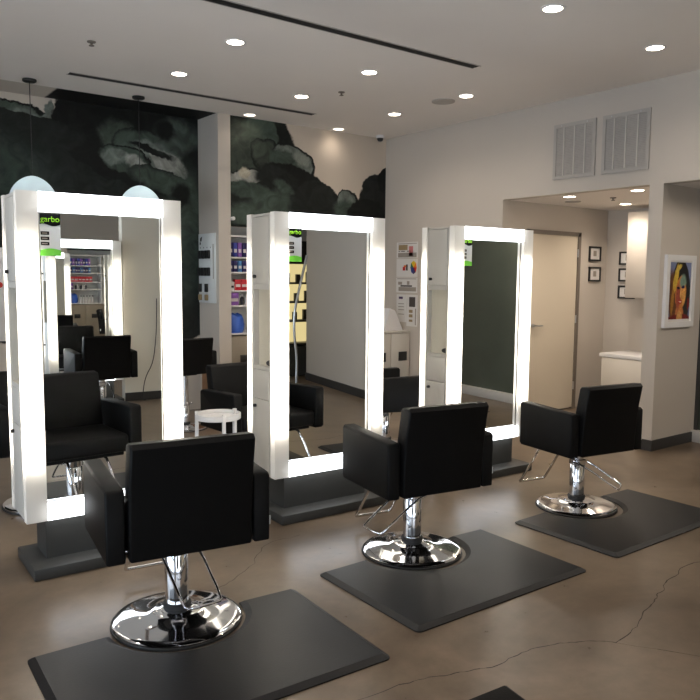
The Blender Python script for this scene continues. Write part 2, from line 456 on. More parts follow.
# alcove door
dr = MB().box((7.06, 5.785, .02), (7.965, 5.82, 2.19)).build('door_1', 'door'); struct(dr)
df = MB().box((7.01, 5.77, 0), (7.06, 5.82, 2.24)).box((7.965, 5.77, 0), (8.02, 5.82, 2.24)).box((7.01, 5.77, 2.19), (8.02, 5.82, 2.24))
df.build('door_frame', 'doorframe', dr)
MB().cyl((7.14, 5.785, 1.09), (7.14, 5.735, 1.09), .012).tube([(7.14, 5.74, 1.09), (7.27, 5.735, 1.09)], .009).cyl((7.14, 5.785, 1.09), (7.14, 5.777, 1.09), .026).build('door_handle', 'steel', dr)
for z in (.3, 1.15, 1.98):
    MB().cyl((7.965, 5.772, z-.05), (7.965, 5.772, z+.05), .009, n=10).build('hinge', 'steel', dr)

# ------------------------------------------------------------------ salon chair
def chair(name, label, loc, rz, lever, group=None, lift=0., off=(0, 0), size=1.):
    t = thing(name, label, 'chair', loc, rz, group); t.scale = (size, size, size)
    h = lift; OFF = Matrix.Translation((off[0], off[1], 0))
    # seat
    s = MB().box((-.28, -.20, .455+h), (.28, .265, .575+h), .022, 3)
    s.box((-.26, -.18, .425+h), (.26, .22, .46+h), .008)
    s.build('seat', 'leather', t)
    # backrest: slab that leans back a little, with rounded top
    prof = [(-.275, .435), (-.285, .60), (-.303, .78), (-.330, .925), (-.312, .945), (-.247, .940), (-.234, .925), (-.200, .75), (-.170, .56), (-.165, .435)]
    b = MB()
    A = [b.bm.verts.new((-.271, y, z+h)) for y, z in prof]; B = [b.bm.verts.new((.271, y, z+h)) for y, z in prof]
    n = len(prof); fs = [b.bm.faces.new(A), b.bm.faces.new(B[::-1])] + [b.bm.faces.new((A[i], B[i], B[(i+1) % n], A[(i+1) % n])) for i in range(n)]
    bmesh.ops.recalc_face_normals(b.bm, faces=fs)
    es = [e for e in fs[0].edges] + [e for e in fs[1].edges]
    bmesh.ops.bevel(b.bm, geom=es, offset=.012, segments=3, profile=.5, affect='EDGES')
    b.build('backrest', 'leather', t, ang=50)
    for sx in (-1, 1):
        x0, x1 = sorted((sx*.282, sx*.364))
        a = MB()
        poly = [(-.262, .432), (.258, .432), (.278, .45), (.278, .748), (.263, .765), (-.245, .748), (-.262, .733)]
        poly = [(y, z+h) for y, z in poly]
        A = [a.bm.verts.new((x0, y, z)) for y, z in poly]; B = [a.bm.verts.new((x1, y, z)) for y, z in poly]; n = len(poly)
        fs = [a.bm.faces.new(A[::-1]), a.bm.faces.new(B)] + [a.bm.faces.new((A[i], A[(i+1) % n], B[(i+1) % n], B[i])) for i in range(n)]
        bmesh.ops.recalc_face_normals(a.bm, faces=fs)
        es = [e for e in fs[0].edges] + [e for e in fs[1].edges]
        bmesh.ops.bevel(a.bm, geom=es, offset=.012, segments=3, profile=.5, affect='EDGES')
        arm = a.build('armrest', 'leather', t, ang=50)
        for z in (.475, .70):
            MB().cyl((sx*.262, -.235, z+h), (sx*.290, -.235, z+h), .007, n=10).build('bolt', 'chrome', arm)
    # care tag on the right arm
    boxobj('care_tag', (.364, -.255, .50+h), (.368, -.235, .54+h), 'card', t)
    # pump
    MB().box((-.13, -.11, .40+h), (.13, .12, .427+h), .006).build('seat_plate', 'black', t)
    MB().lathe([(.045, .30), (.045, .405+h), (.06, .405+h)], 24).build('piston', 'chrome', t, loc=(off[0], off[1], 0))
    c = MB().lathe([(.055, .095), (.055, .33), (.050, .338), (.062, .34), (.062, .375), (.045, .378)], 32)
    c.build('column', 'chrome', t, loc=(off[0], off[1], 0))
    MB().lathe([(.048, .066), (.062, .07), (.066, .08), (.066, .09), (.06, .098), (.050, .10)], 32).build('column_collar', 'rubber', t, loc=(off[0], off[1], 0))
    base = MB().lathe([(.288, .008), (.296, .012), (.296, .020), (.285, .027), (.262, .029), (.20, .040), (.14, .047), (.125, .056), (.105, .061), (.08, .066), (.068, .072), (.045, .072)], 72)
    bo = base.build('base', 'chrome', t, loc=(off[0], off[1], 0))
    MB().lathe([(.0, .0005), (.300, .0005), (.304, .004), (.302, .011), (.285, .011)], 72).build('base_ring', 'rubber', bo)
    # foot pedal: a wire loop hinged on the pump head
    a = math.radians(lever - rz); R2 = Matrix.Rotation(a, 4, 'Z')
    pts = [(-.03, .09, .365), (.06, .09, .345), (.30, .088, .20), (.315, .07, .192), (.315, -.07, .192), (.30, -.088, .20), (.06, -.09, .345), (-.03, -.09, .365)]
    MB().tube([R2 @ Vector(p) for p in pts], .0065, smooth=1).tube([R2 @ Vector((-.02, -.09, .36)), R2 @ Vector((-.02, .09, .36))], .008).build('pump_lever', 'chrome', t, loc=(off[0], off[1], 0))
    # footrest: U of chrome tube below the seat front
    pts = [(-.125, .17, .44+h), (-.128, .27, .42+h), (-.13, .50, .105), (-.13, .52, .084), (-.115, .53, .080), (.115, .53, .080), (.13, .52, .084), (.13, .50, .105), (.128, .27, .42+h), (.125, .17, .44+h)]
    MB().tube(pts, .0095, smooth=1).build('footrest', 'chrome', t)
    return t
c1 = chair('salon_chair', 'black salon chair in front of the nearest lit mirror station, its back to the viewer', (1.411, 3.222, 0), -8.5, -92, size=1.02, lift=-.013)
chair('salon_chair', 'black salon chair in front of the middle lit mirror station', (2.955, 3.225, 0), -9, 180, off=(-.022, .010))
chair('salon_chair', 'black salon chair in front of the farthest lit mirror station, near the alcove', (4.516, 3.190, 0), -9, -63, size=.95, off=(-.012, .010), lift=.038)
chair('salon_chair', 'black salon chair behind the nearest mirror station, only an edge showing', (1.42, 5.50, 0), 180, 60)
chair('salon_chair', 'black salon chair behind the middle mirror station, beside the white side table', (3.14, 5.53, 0), 184, 60, lift=-.06)
chair('salon_chair', 'black salon chair showing in the gap between middle and farthest stations', (4.60, 5.50, 0), -108, 60, lift=-.03)
chair('salon_chair', 'raised black salon chair by the dark mural, beside the pilaster', (3.37, 7.40, 0), 6, 90, lift=.37, size=.76)
chair('salon_chair', 'black salon chair of which only the back top shows at the bottom of the photo', (.735, .568, 0), 176, 90, lift=-.042)
chair('salon_chair', 'black salon chair seen from behind in the nearest mirror', (2.44, -.58, 0), 177, 90, lift=.01)

# mats
def mat(label, cx, y0, y1, wdt, rz, bx, by):
    t = math.radians(rz)
    hw = wdt/2; D = y1-y0
    # notch for the chair base, in mat coordinates (origin at the middle of the back edge)
    r = .325; nx, ny = bx-cx, by-y1
    poly = []
    def corner(x, y, a0):
        for k in range(5):
            a = math.radians(a0 + k*22.5); poly.append((x+.03*math.cos(a), y+.03*math.sin(a)))
    a_st = math.asin(max(-1, min(1, -ny/r)))
    xr = nx + math.sqrt(max(0, r*r-ny*ny)); xl = nx - math.sqrt(max(0, r*r-ny*ny))
    corner(-hw+.03, -D+.03, 180); corner(hw-.03, -D+.03, 270); corner(hw-.03, -.03, 0)
    a0 = math.atan2(-ny, xr-nx); a1 = math.atan2(-ny, xl-nx)
    if a1 > 0: a1 -= 2*PI
    for k in range(25):
        a = a0 + (a1-a0)*k/24; poly.append((nx+r*math.cos(a), ny+r*math.sin(a)))
    corner(-hw+.03, -.03, 90)
    m = MB().prism(poly, 0.001, .007)
    m.bm.normal_update(); tf = max((f for f in m.bm.faces if f.normal.z > .5), key=lambda f: f.calc_area())
    m.bm.normal_update(); bmesh.ops.inset_region(m.bm, faces=[tf], thickness=.030, depth=.015)
    o = m.build('anti_fatigue_mat', 'mat', loc=(cx, y1, 0), ang=9); o.rotation_euler = (0, 0, t)
    tag(o, label, 'mat'); return o
mat('black cushioned mat under the nearest salon chair', 1.39, 2.36, 3.22, 1.32, -2.5, 1.411, 3.222)
mat('black cushioned mat under the middle salon chair', 2.91, 2.425, 3.262, 1.285, -.8, 2.935, 3.238)
mat('black cushioned mat under the farthest salon chair', 4.515, 2.43, 3.225, 1.34, 0, 4.505, 3.200)

# ------------------------------------------------------------------ lit mirror station
def station(label, loc, rz):
    t = thing('mirror_station', label, 'mirror', loc, rz)      # origin: floor, middle, front face at local y = 0; front looks along -y
    W = .451; Z0, Z1 = .30, 2.072; D = .39; sw = .108; sd = .06
    MB().box((-W+.015, -.075, 0), (W-.005, D-.03, .066), .008).build('plinth', 'charcoal', t)
    MB().box((-.34, .07, .066), (.345, D-.095, Z0)).build('pedestal', 'charcoal', t)
    # cabinet between the two frames, with openings on its narrow sides
    cb = MB().box((-W+.05, sd, Z0), (W-.05, D-sd, Z1-.004))
    for s in (-1, 1):
        x0, x1 = sorted((s*(W-.05), s*(W-.006)))
        xb = s*(W-.05); xo = s*(W-.006); xa, xc = sorted((xb, xo))
        cb.box((xa, sd, Z1-.02), (xc, D-sd, Z1-.004)).box((xa, sd, 1.565), (xc, D-sd, 1.60)).box((xa, sd, 1.02), (xc, D-sd, 1.045)).box((xa, sd, Z0), (xc, D-sd, .315))
        cb.box((xa, sd, Z0), (xc, sd+.022, Z1-.004)).box((xa, D-sd-.022, Z0), (xc, D-sd, Z1-.004))
    cbo = cb.build('cabinet', 'laminate', t)
    for s in (-1, 1):
        xi = s*(W-.030); xo = s*(W-.002); xa, xb = sorted((xi, xo))
        d1 = boxobj('cabinet_door', (xa, sd+.026, 1.602), (xb, D-sd-.026, Z1-.024), 'laminate', t, .002)
        MB().cyl((xo, D-sd-.06, 1.652), (xo+s*.018, D-sd-.06, 1.652), .011, n=14).build('knob', 'black', d1)
        d2 = boxobj('cabinet_door', (xa, sd+.026, .318), (xb, D-sd-.026, .815), 'laminate', t, .002)
        MB().cyl((xo, D-sd-.06, .765), (xo+s*.018, D-sd-.06, .765), .011, n=14).build('knob', 'black', d2)
        boxobj('drawer_front', (xa, sd+.026, .82), (xb, D-sd-.026, 1.018), 'laminate', t, .002)
        xn = s*(W-.048); xa, xb = sorted((xn, s*(W-.0495)))
        boxobj('niche_back', (xa, sd+.022, 1.045), (xb, D-sd-.022, 1.565), 'niche', t)
    for back in (0, 1):
        F = (lambda y: D-y) if back else (lambda y: y)
        def B(m, x0, x1, ya, yb, z0, z1, bev=0): m.box((x0, min(F(ya), F(yb)), z0), (x1, max(F(ya), F(yb)), z1), bev)
        for s in (-1, 1):
            x0, x1 = sorted((s*(W-sw), s*W))
            # hollow opal channel with a tube inside
            m = MB(); B(m, x0, x1, 0, sd-.001, Z0, Z1)
            st = m.build('light_stile', 'opal', t)
            MB().cyl(((x0+x1)/2, F(.030), Z0+.30), ((x0+x1)/2, F(.030), Z1-.25), .013, n=12).build('tube_lamp', 'tube', st)
        m = MB(); B(m, -W+sw+.001, W-sw-.001, .002, sd-.001, Z1-.100, Z1, .002); m.build('light_bar', 'bar', t)
        m = MB(); B(m, -W+sw+.001, W-sw-.001, .002, sd-.001, Z0, Z0+.092, .002); m.build('light_bar', 'bar', t)
        yg = F(.042); ye = F(.046); gm = Matrix.Translation((0, yg, 0)) @ Matrix.Rotation(math.radians(-1), 4, 'Z') @ Matrix.Translation((0, -yg, 0))
        m_ = MB().box((-W+sw+.002, min(yg, ye), Z0+.0925), (W-sw-.002, max(yg, ye), Z1-.1005), mat4=gm)
        gl_ = m_.build('mirror_glass', 'mirror', t)
        yk = F(.036); y0_, y1_ = min(yk, yg), max(yk, yg); e_ = MB()
        for s in (-1, 1):
            x0, x1 = sorted((s*(W-sw-.002), s*(W-sw-.006))); e_.box((x0, y0_, Z0+.0925), (x1, y1_, Z1-.1005), mat4=gm)
        e_.box((-W+sw+.006, y0_, Z0+.0925), (W-sw-.006, y1_, Z0+.0965), mat4=gm)
        e_.build('mirror_edge', 'laminate_dark', gl_)
    return t
XS = [(1.42, 4.14), (2.98, 4.14), (4.62, 4.14)]
names = ['nearest lit mirror station with green-footed price card and reflections of chairs', 'middle lit mirror station reflecting yellow shelves and a plain wall', 'farthest lit mirror station with a dark green reflection']
roots = [station(names[0], (1.413, 4.14, 0), -2)]
roots.append(dup(roots[0], (2.977, 4.14, 0), -2, names[1])); roots.append(dup(roots[0], (4.611, 4.14, 0), -2, names[2]))
roots[0].scale.z = 1.008; roots[2].scale.z = .995
roots.append(dup(roots[0], (2.41, -1.19, 0), 180, 'lit mirror station across the room, seen only in the nearest mirror'))
# dark oval item in each side niche
for i, (nm, (x, y)) in enumerate(zip(('nearest', 'middle', 'farthest'), XS)):
    if i == 0: continue
    o = MB().lathe([(0, -.02), (.032, -.02), (.036, -.01), (.036, .01), (.03, .02), (0, .02)], 20, mat4=Matrix.Rotation(PI/2, 4, 'Y') @ Matrix.Diagonal((.6, 1.6, .7, 1))).build('hair_brush', 'black', loc=(x-.447+.027+.003, y+.115, 1.070))
    tag(o, 'black rounded brush lying in the side niche of the %s station' % nm, 'brush')

# price cards on the mirror glass
def card(label, x, y):
    t = thing('price_card', label, 'card', (x+.014, y, 1.752), -3)
    MB().box((0, -.002, 0), (.106, 0, .225)).build('card_sheet', 'card', t)
    # black head with a wavy lower edge, green foot with a wavy top
    n = 16
    wav = [(.106*i/n,   .165 + .006*math.sin(2*PI*i/n + .5)) for i in range(n+1)]
    MB().prism([(0, .225)] + wav + [(.106, .225)], -.0035, -.002, axis=1).build('card_header', 'ink', t)
    wav = [(.106*i/n, .030 + .010*math.sin(PI*i/n)) for i in range(n+1)]
    MB().prism([(0, 0)] + wav + [(.106, 0)], -.0035, -.002, axis=1).build('card_footer', 'green', t)
    mt = Matrix.Translation((.053, -.0040, .195)) @ Matrix.Rotation(PI/2, 4, 'X')
    text_obj('card_lettering', 'garbo', .043, 'lime', t, mt)
    for z in (.112, .084, .056):
        b = MB().box((.004, -.0032, z), (.047, -.002, z+.018)).build('card_bar', 'ink', t)
        MB().box((.010, -.0038, z+.006), (.038, -.0032, z+.012)).build('bar_print', 'paper_grey', b)
    return t
card('green-footed price card at the corner of the nearest mirror', 1.413-.340, 4.1965)
card('green-footed price card at the corner of the middle mirror', 2.977-.340, 4.1965)
card('green-footed price card at the corner of the farthest mirror', 4.611-.340, 4.1965)

# ------------------------------------------------------------------ ceiling fittings
SPOT = {}
def downlight(label, x, y, z, r=.075, group=None):
    t = thing('ceiling_downlight', label, 'ceiling light', (x, y, z), 0, group)
    MB().lathe([(r*.88, -.001), (r*.90, -.006), (r*1.12, -.006), (r*1.14, 0)], 40).build('trim_ring', 'white', t)
    MB().lathe([(0, -.003), (r*.88, -.003), (r*.88, 0), (0, 0)], 32).build('lamp_disc', 'down_dim' if y > 7.7 else 'down', t)
    e = 3.5 if y > 7.7 else 23. if z > 3 else 35. if y > 4 else 44.
    sl = SPOT.get(e) or bpy.data.lights.new('downlight_beam', 'SPOT'); SPOT[e] = sl
    sl.energy = e; sl.color = (1., .87, .74); sl.spot_size = math.radians(176 if e == 44. else 146); sl.spot_blend = .15 if e == 44. else 1.; sl.shadow_soft_size = .05
    so = bpy.data.objects.new('downlight_beam', sl); COL.objects.link(so); so.parent = t; so.location = (0, 0, -.02)
    return t
DL = [(4.34, 3.43, 'round ceiling light over the middle chair, nearest in the photo'), (5.70, 3.47, 'round ceiling light nearest to the alcove header, at the right'),
      (2.965, 5.48, 'round ceiling light between the two black slots, at the left'), (4.35, 5.49, 'round ceiling light between the two black slots, right of the centre'),
      (5.677, 5.55, 'round ceiling light beside the flush round speaker'), (3.005, 6.645, 'round ceiling light just in front of the far slot, at its left part'),
      (4.37, 6.65, 'round ceiling light just in front of the far slot, near its right end'), (5.663, 6.67, 'round ceiling light beyond the speaker, before the corner'),
      (4.386, 7.77, 'round ceiling light right beside the pilaster top'), (5.673, 7.775, 'round ceiling light over the beige part of the mural')]
for x, y, l in DL: downlight(l, x, y, ZC)
for x, y in [(1.6, 3.44), (.2, 5.2), (.2, 3.44), (4.34, 1.3), (5.7, 1.3), (1.6, 1.3), (.2, 1.3), (-1.6, 3.44), (4.34, -1.9), (1.6, -1.9), (5.7, -3.0), (-1.6, 1.3)]:
    downlight('round ceiling light outside the view of the photo', x, y, ZC, group='ceiling lights outside the view')
for (x, y, l) in [(6.87, 5.12, 'round light in the alcove ceiling, nearest the door'), (6.90, 4.32, 'round light in the alcove ceiling, next to the column'), (8.02, 5.17, 'round light in the alcove ceiling, farthest in')]:
    downlight(l, x, y, ZS, .07)
downlight('added unseen round light in the entry ceiling, brightening the painting wall', 7.0, 1.95, ZS, .07)  # unseen wide-beam lamp, added to brighten the painting wall

def slot(label, x0, x1, y):
    t = thing('slot_diffuser', label, 'air vent', ((x0+x1)/2, y, ZC)); L = (x1-x0)/2
    MB().box((-L, -.042, -.004), (L, .042, -.0005)).build('slot_opening', 'slot', t)
    MB().box((-L-.01, -.050, -.006), (L+.01, -.042, -.0005)).box((-L-.01, .042, -.006), (L+.01, .050, -.0005)).build('slot_edge', 'grille', t)
    MB().box((-L, -.002, -.007), (L, .002, -.0005)).build('slot_vane', 'black', t)
    return t
slot('long black slot diffuser crossing the ceiling above the stations', 1.3, 4.98, 4.757)
slot('long black slot diffuser in the ceiling close to the mural', 2.19, 4.946, 7.273)

def sprinkler(label, x, y, z):
    t = thing('ceiling_sprinkler', label, 'sprinkler', (x, y, z))
    MB().lathe([(.035, 0), (.033, -.008), (.012, -.012)], 20).build('escutcheon', 'doorframe', t)
    MB().cyl((0, 0, -.008), (0, 0, -.030), .009, n=10).lathe([(0, -.035), (.022, -.035), (.022, -.030), (0, -.030)], 12).build('deflector', 'doorframe', t)
sprinkler('small sprinkler head in the ceiling near the hanging dome lamps', 2.05, 6.20, ZC)
sprinkler('small sprinkler head in the ceiling between downlights, past the middle station', 4.585, 6.24, ZC)
sprinkler('small sprinkler head in the alcove ceiling', 7.31, 4.87, ZS)

def flush_disc(name, label, cat, x, y, z, r):
    t = thing(name, label, cat, (x, y, z))
    MB().lathe([(0, -.006), (r*.9, -.006), (r, -.004), (r, -.0005)], 36).build('grille_cover', 'grille', t)
    MB().lathe([(r*.9, -.0065), (r*.92, -.009), (r*.99, -.008), (r, -.0005)], 36).build('rim', 'grille', t)
flush_disc('ceiling_speaker', 'flush round speaker grille in the main ceiling', 'speaker', 5.66, 5.87, ZC, .125)
flush_disc('ceiling_speaker', 'small flush round speaker grille in the alcove ceiling', 'speaker', 7.34, 5.42, ZS, .09)

t = thing('security_camera', 'small black dome security camera in the ceiling corner over the mural', 'camera', (6.36, 7.78, ZC))
MB().lathe([(.055, -.0005), (.055, -.03), (.045, -.035), (0, -.035)], 24).build('mount', 'white', t)
MB().lathe([(.042, -.035), (.040, -.055), (.026, -.074), (0, -.08)], 24).build('dome', 'black', t)

def pendant(label, x, y, zt):
    t = thing('pendant_lamp', label, 'lamp', (x, y, 0))
    MB().lathe([(0, ZC-.002), (.065, ZC-.002), (.065, ZC-.02), (.05, ZC-.03), (0, ZC-.03)], 24).build('canopy', 'black', t)
    MB().cyl((0, 0, zt), (0, 0, ZC-.03), .004, n=8).build('cord', 'black', t)
    q = []
    for k in range(13):
        a = PI/2*k/12; q.append((.22*math.sin(a)**1.15+.002, zt-.25+.25*math.cos(a)))
    sh = MB().lathe(q + [(q[-1][0]-.006, q[-1][1])] + [(max(0, r-.006), z-.006) for r, z in q[::-1]], 40)
    sh.build('dome_shade', M['dome'], t)
    MB().lathe([(0, zt-.10), (.03, zt-.12), (.045, zt-.17), (.03, zt-.215), (0, zt-.23)], 16).build('bulb', 'dome_in', t)
q = NT('translucent glass dome')
tr = q.n('ShaderNodeBsdfTranslucent'); tr.inputs[0].default_value = (.86, .91, .92, 1)
gl = q.n('ShaderNodeBsdfPrincipled', Roughness=.25); gl.inputs['Base Color'].default_value = (.62, .66, .68, 1)
mx = q.n('ShaderNodeMixShader'); mx.inputs[0].default_value = .6
q.l(gl.outputs[0], mx.inputs[1]); q.l(tr.outputs[0], mx.inputs[2]); q.l(mx.outputs[0], q.out.inputs[0]); M['dome'] = q.m
pendant('glowing pale dome pendant above the near end of the first station', 1.955, 7.745, 2.61)
pendant('glowing pale dome pendant above the far corner of the first station', 3.04, 7.745, 2.605)

# return-air grilles on the header
def grille(label, y0, y1):
    t = thing('return_air_grille', label, 'air vent', (XR, 0, 0))
    z0, z1 = 2.705, 3.275
    MB().box((-.006, y0+.03, z0+.03), (-.001, y1-.03, z1-.03)).build('filter_back', 'grille_dark', t)
    f = MB()
    f.box((-.018, y0, z0), (0, y0+.035, z1)).box((-.018, y1-.035, z0), (0, y1, z1)).box((-.018, y0+.035, z0), (0, y1-.035, z0+.035)).box((-.018, y0+.035, z1-.04), (0, y1-.035, z1))
    f.build('grille_frame', 'grille', t)
    for k in (1, 2, 3):
        y = y0 + (y1-y0)*k/4
        MB().box((-.018, y-.006, z0+.035), (-.006, y+.006, z1-.04)).build('grille_bar', 'laminate', t)
    lv = MB()
    for k in range(30):
        z = z0+.045 + k*(z1-z0-.095)/29
        lv.box((-.012, y0+.035, z-.003), (-.006, y1-.035, z+.003))
    lv.build('louvre', 'grille', t)
    for yy in (y0+.10, y1-.10):
        MB().cyl((-.018, yy, z1-.02), (-.022, yy, z1-.02), .008, n=10).build('screw', 'steel', t)
grille('square return-air grille on the header, farther from the window', 4.61, 5.125)
grille('square return-air grille on the header, nearer to the painting', 4.015, 4.53)

# ------------------------------------------------------------------ painting and alcove
t = thing('framed_painting', 'framed colourful portrait painting of a woman on the column wall', 'painting', (0, 3.857, 0))
x0, x1, z0, z1 = 6.665, 7.195, 1.195, 1.895
f = MB()
for lo, hi in (((x0, z0), (x0+.055, z1)), ((x1-.055, z0), (x1, z1)), ((x0+.055, z0), (x1-.055, z0+.055)), ((x0+.055, z1-.055), (x1-.055, z1))):
    f.box((lo[0], -.035, lo[1]), (hi[0], 0, hi[1]))
f.build('frame', 'white', t)
boxobj('mount_board', (x0+.05, -.022, z0+.05), (x1-.05, -.018, z1-.05), 'paper', t)
pa = [(6.935, 1.56, .165, .30, 0, srgb(38, 34, 36), .03), (6.80, 1.48, .075, .27, 6, srgb(105, 66, 42), .2), (7.06, 1.45, .06, .22, -6, srgb(48, 46, 42), .2),
      (6.935, 1.31, .075, .11, 0, srgb(196, 122, 72), .1), (6.93, 1.255, .24, .065, 0, srgb(118, 38, 36), .15), (6.94, 1.28, .05, .08, 0, srgb(214, 160, 96), .2),
      (6.945, 1.53, .100, .165, -3, srgb(208, 132, 66), .05), (6.905, 1.49, .045, .12, 0, srgb(160, 78, 62), .3), (6.98, 1.64, .06, .06, 10, srgb(126, 150, 132), .35),
      (7.00, 1.50, .035, .09, 0, srgb(226, 168, 92), .3), (6.985, 1.585, .030, .014, 8, srgb(44, 38, 80), .2), (6.90, 1.575, .028, .014, -6, srgb(36, 30, 50), .2), (6.945, 1.53, .013, .045, 0, srgb(232, 176, 106), .3),
      (6.938, 1.445, .036, .020, 0, srgb(176, 34, 34), .15), (6.938, 1.447, .024, .006, 0, srgb(225, 205, 190), .2), (6.845, 1.66, .035, .15, -14, srgb(206, 172, 66), .15), (6.80, 1.45, .025, .13, -5, srgb(172, 122, 54), .3),
      (6.89, 1.77, .06, .025, 30, srgb(212, 184, 84), .2), (7.09, 1.42, .02, .06, 0, srgb(124, 32, 32), .2)]
M['canvas'] = painter('painted canvas', (0, 2), srgb(120, 130, 165), pa, warp=.018, wscale=14, mottle=.25, rough=.5)
boxobj('canvas', (x0+.080, -.024, z0+.080), (x1-.075, -.022, z1-.070), 'canvas', t)

def small_frame(label, c, axis, w=.235, h=.175):
    # axis 'y': hangs on a wall facing -y; 'x': on a wall facing -x
    t = thing('picture_frame', label, 'picture', c, 0 if axis == 'y' else -90)
    if axis == 'x': t.rotation_euler = (0, 0, -PI/2)
    f = MB(); b = .022
    f.box((-w/2, -.02, -h/2), (-w/2+b, 0, h/2)).box((w/2-b, -.02, -h/2), (w/2, 0, h/2)).box((-w/2+b, -.02, -h/2), (w/2-b, 0, -h/2+b)).box((-w/2+b, -.02, h/2-b), (w/2-b, 0, h/2))
    f.build('frame', 'black', t)
    boxobj('print', (-w/2+b, -.008, -h/2+b), (w/2-b, -.001, h/2-b), 'paper', t)
    p = MB().box((-.03, -.009, -.03), (.035, -.008, .04)).build('print_motif', 'paper_grey', t)
small_frame('small black picture frame beside the cream door, upper one', (8.375, 5.82, 1.985), 'y', .25, .19)
small_frame('small black picture frame beside the cream door, lower one', (8.385, 5.82, 1.722), 'y', .25, .19)
for z, l in ((1.93, 'upper'), (1.715, 'middle'), (1.495, 'lowest')):
    small_frame('small black picture frame half hidden by the white wall cabinet, %s of three' % l, (8.643, 5.50, z), 'x', .24, .17)
t = thing('wall_cabinet', 'white wall cabinet hung above the alcove counter', 'cabinet', (8.643, 4.0, 0))
MB().box((-.34, .01, 1.43), (-.001, 1.30, 2.48), .003).build('cabinet_body', 'wall', t)
for k in range(2):
    boxobj('cabinet_door', (-.356, .015+k*.643, 1.435), (-.341, .655+k*.643, 2.475), 'wall', t, .002)
t = thing('counter', 'low white counter along the alcove wall', 'counter', (8.643, 4.0, 0))
MB().box((-.60, .01, 0), (-.001, 1.42, .70)).build('counter_body', 'counter', t)
MB().box((-.625, .005, .70), (-.001, 1.445, .745), .004).build('worktop', 'white', t)
for k in range(2):
    boxobj('cabinet_door', (-.618, .02+k*.70, .08), (-.601, .71+k*.70, .69), 'counter', t, .002)
t = thing('desk_tray', 'small dark desk tray on the alcove counter', 'tray', (8.30, 4.62, .7455))
MB().box((-.04, -.08, 0), (.04, .08, .015), .004).build('tray', 'black', t)
MB().box((-.025, -.06, .015), (.025, .06, .035), .008).build('cover', 'black', t)

# ------------------------------------------------------------------ behind the stations
t = thing('side_table', 'round white tray table between the nearest and middle stations', 'table', (2.55, 5.02, 0))
MB().lathe([(0, .575), (.165, .575), (.172, .58), (.172, .618), (.165, .62), (.163, .588), (0, .588)], 48).build('tray_top', 'white', t)
for k in (143, 258, 12):
    a = math.radians(k); c, s = math.cos(a)*.165, math.sin(a)*.165
    MB().box((-.012, -.010, 0), (.012, .016, .632), .003, mat4=Matrix.Translation((c, s, 0)) @ Matrix.Rotation(a+PI/2, 4, 'Z')).build('leg', 'white', t)

# product display on the side of the pilaster (faces -x)
t = thing('wall_display', 'white product panel with black packets on the side of the pilaster', 'display', (4.04, 0, 0))
MB().box((-.012, 7.965, 1.33), (-.0005, 8.41, 2.16), .002).build('panel', 'card', t)
MB().box((-.0135, 8.01, 1.62), (-.012, 8.03, 2.03)).build('panel_print', 'paper_grey', t)
MB().prism([(8.37, 2.07), (8.33, 2.07), (8.31, 2.13), (8.36, 2.11)], -.0135, -.012, axis=0).prism([(8.38, 2.03), (8.35, 2.03), (8.345, 2.06), (8.375, 2.06)], -.0135, -.012, axis=0).build('panel_emblem', 'black', t)
for y in (8.36, 8.27, 8.18, 8.09): MB().box((-.014, y-.006, 1.985), (-.012, y+.006, 2.0)).build('peg_dot', 'paper_dark', t)
for z, mat_, ys in ((1.86, 'black', (8.35, 8.28, 8.19, 8.12)), (1.655, 'black', (8.36, 8.29, 8.21, 8.12)), (1.46, 'black', (8.35, 8.18)), (1.36, 'kraft', (8.35, 8.18))):
    for y in ys:
        o = MB().box((-.03, y-.026, z), (0, y+.026, z+(.10 if mat_ == 'black' else .07)), .006).build('packet', mat_, loc=(4.027, 0, 0))
        tag(o, 'black packet hanging on the white display panel' if mat_ == 'black' else 'tan packet in the lowest row of the display panel', 'packet', 'black packets on the display' if mat_ == 'black' else 'tan packets on the display')
o = boxobj('wood_panel', (3.955, 7.97, 0), (4.035, 8.20, .62), 'brown')
tag(o, 'brown wooden panel standing low against the pilaster', 'panel')
t = MB().lathe([(0, 0), (.02, 0), (.022, .06), (.012, .07), (0, .07)], 16).build('wall_hook', 'white', loc=(4.215, 7.915, 2.33)); t.rotation_euler = (PI/2, 0, 0)
tag(t, 'small white hook on the edge of the pilaster under the mural', 'hook')

# retail shelves in the niche below the mural
t = thing('retail_shelf', 'white retail shelves in the niche under the mural', 'shelf', (0, 0, 0))
SZ = [.945, 1.285, 1.465, 1.685, 1.865, 2.12]
for z in SZ: MB().box((4.205, 7.96, z), (6.58, 8.295, z+.02), .002).build('shelf_board', 'white', t)
MB().box((4.205, 8.285, .965), (6.58, 8.297, 2.26)).build('shelf_back', 'card', t)
for x in (5.0, 5.8): MB().box((x, 7.965, .965), (x+.02, 8.285, 2.12)).build('shelf_divider', 'white', t)
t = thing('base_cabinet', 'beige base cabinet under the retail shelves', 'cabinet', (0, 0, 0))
MB().box((4.205, 7.96, 0), (5.88, 8.295, .93)).build('cabinet_body', 'laminate_shaded', t)
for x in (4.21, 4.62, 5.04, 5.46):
    d = boxobj('cabinet_door', (x, 7.945, .06), (x+.40, 7.96, .92), 'laminate_shaded', t, .002)
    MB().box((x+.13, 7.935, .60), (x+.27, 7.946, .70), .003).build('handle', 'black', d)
def bottle(x, y, z, m, h, r, lab, grp, cap='b_white'):
    o = MB().lathe([(0, 0), (r, 0), (r, h*.66), (r*.45, h*.78), (r*.45, h*.82)], 14).build('bottle', m, loc=(x, y, z))
    MB().lathe([(r*.5, h*.80), (r*.5, h), (0, h)], 12).build('cap', cap, o)
    tag(o, lab, 'bottle', grp)
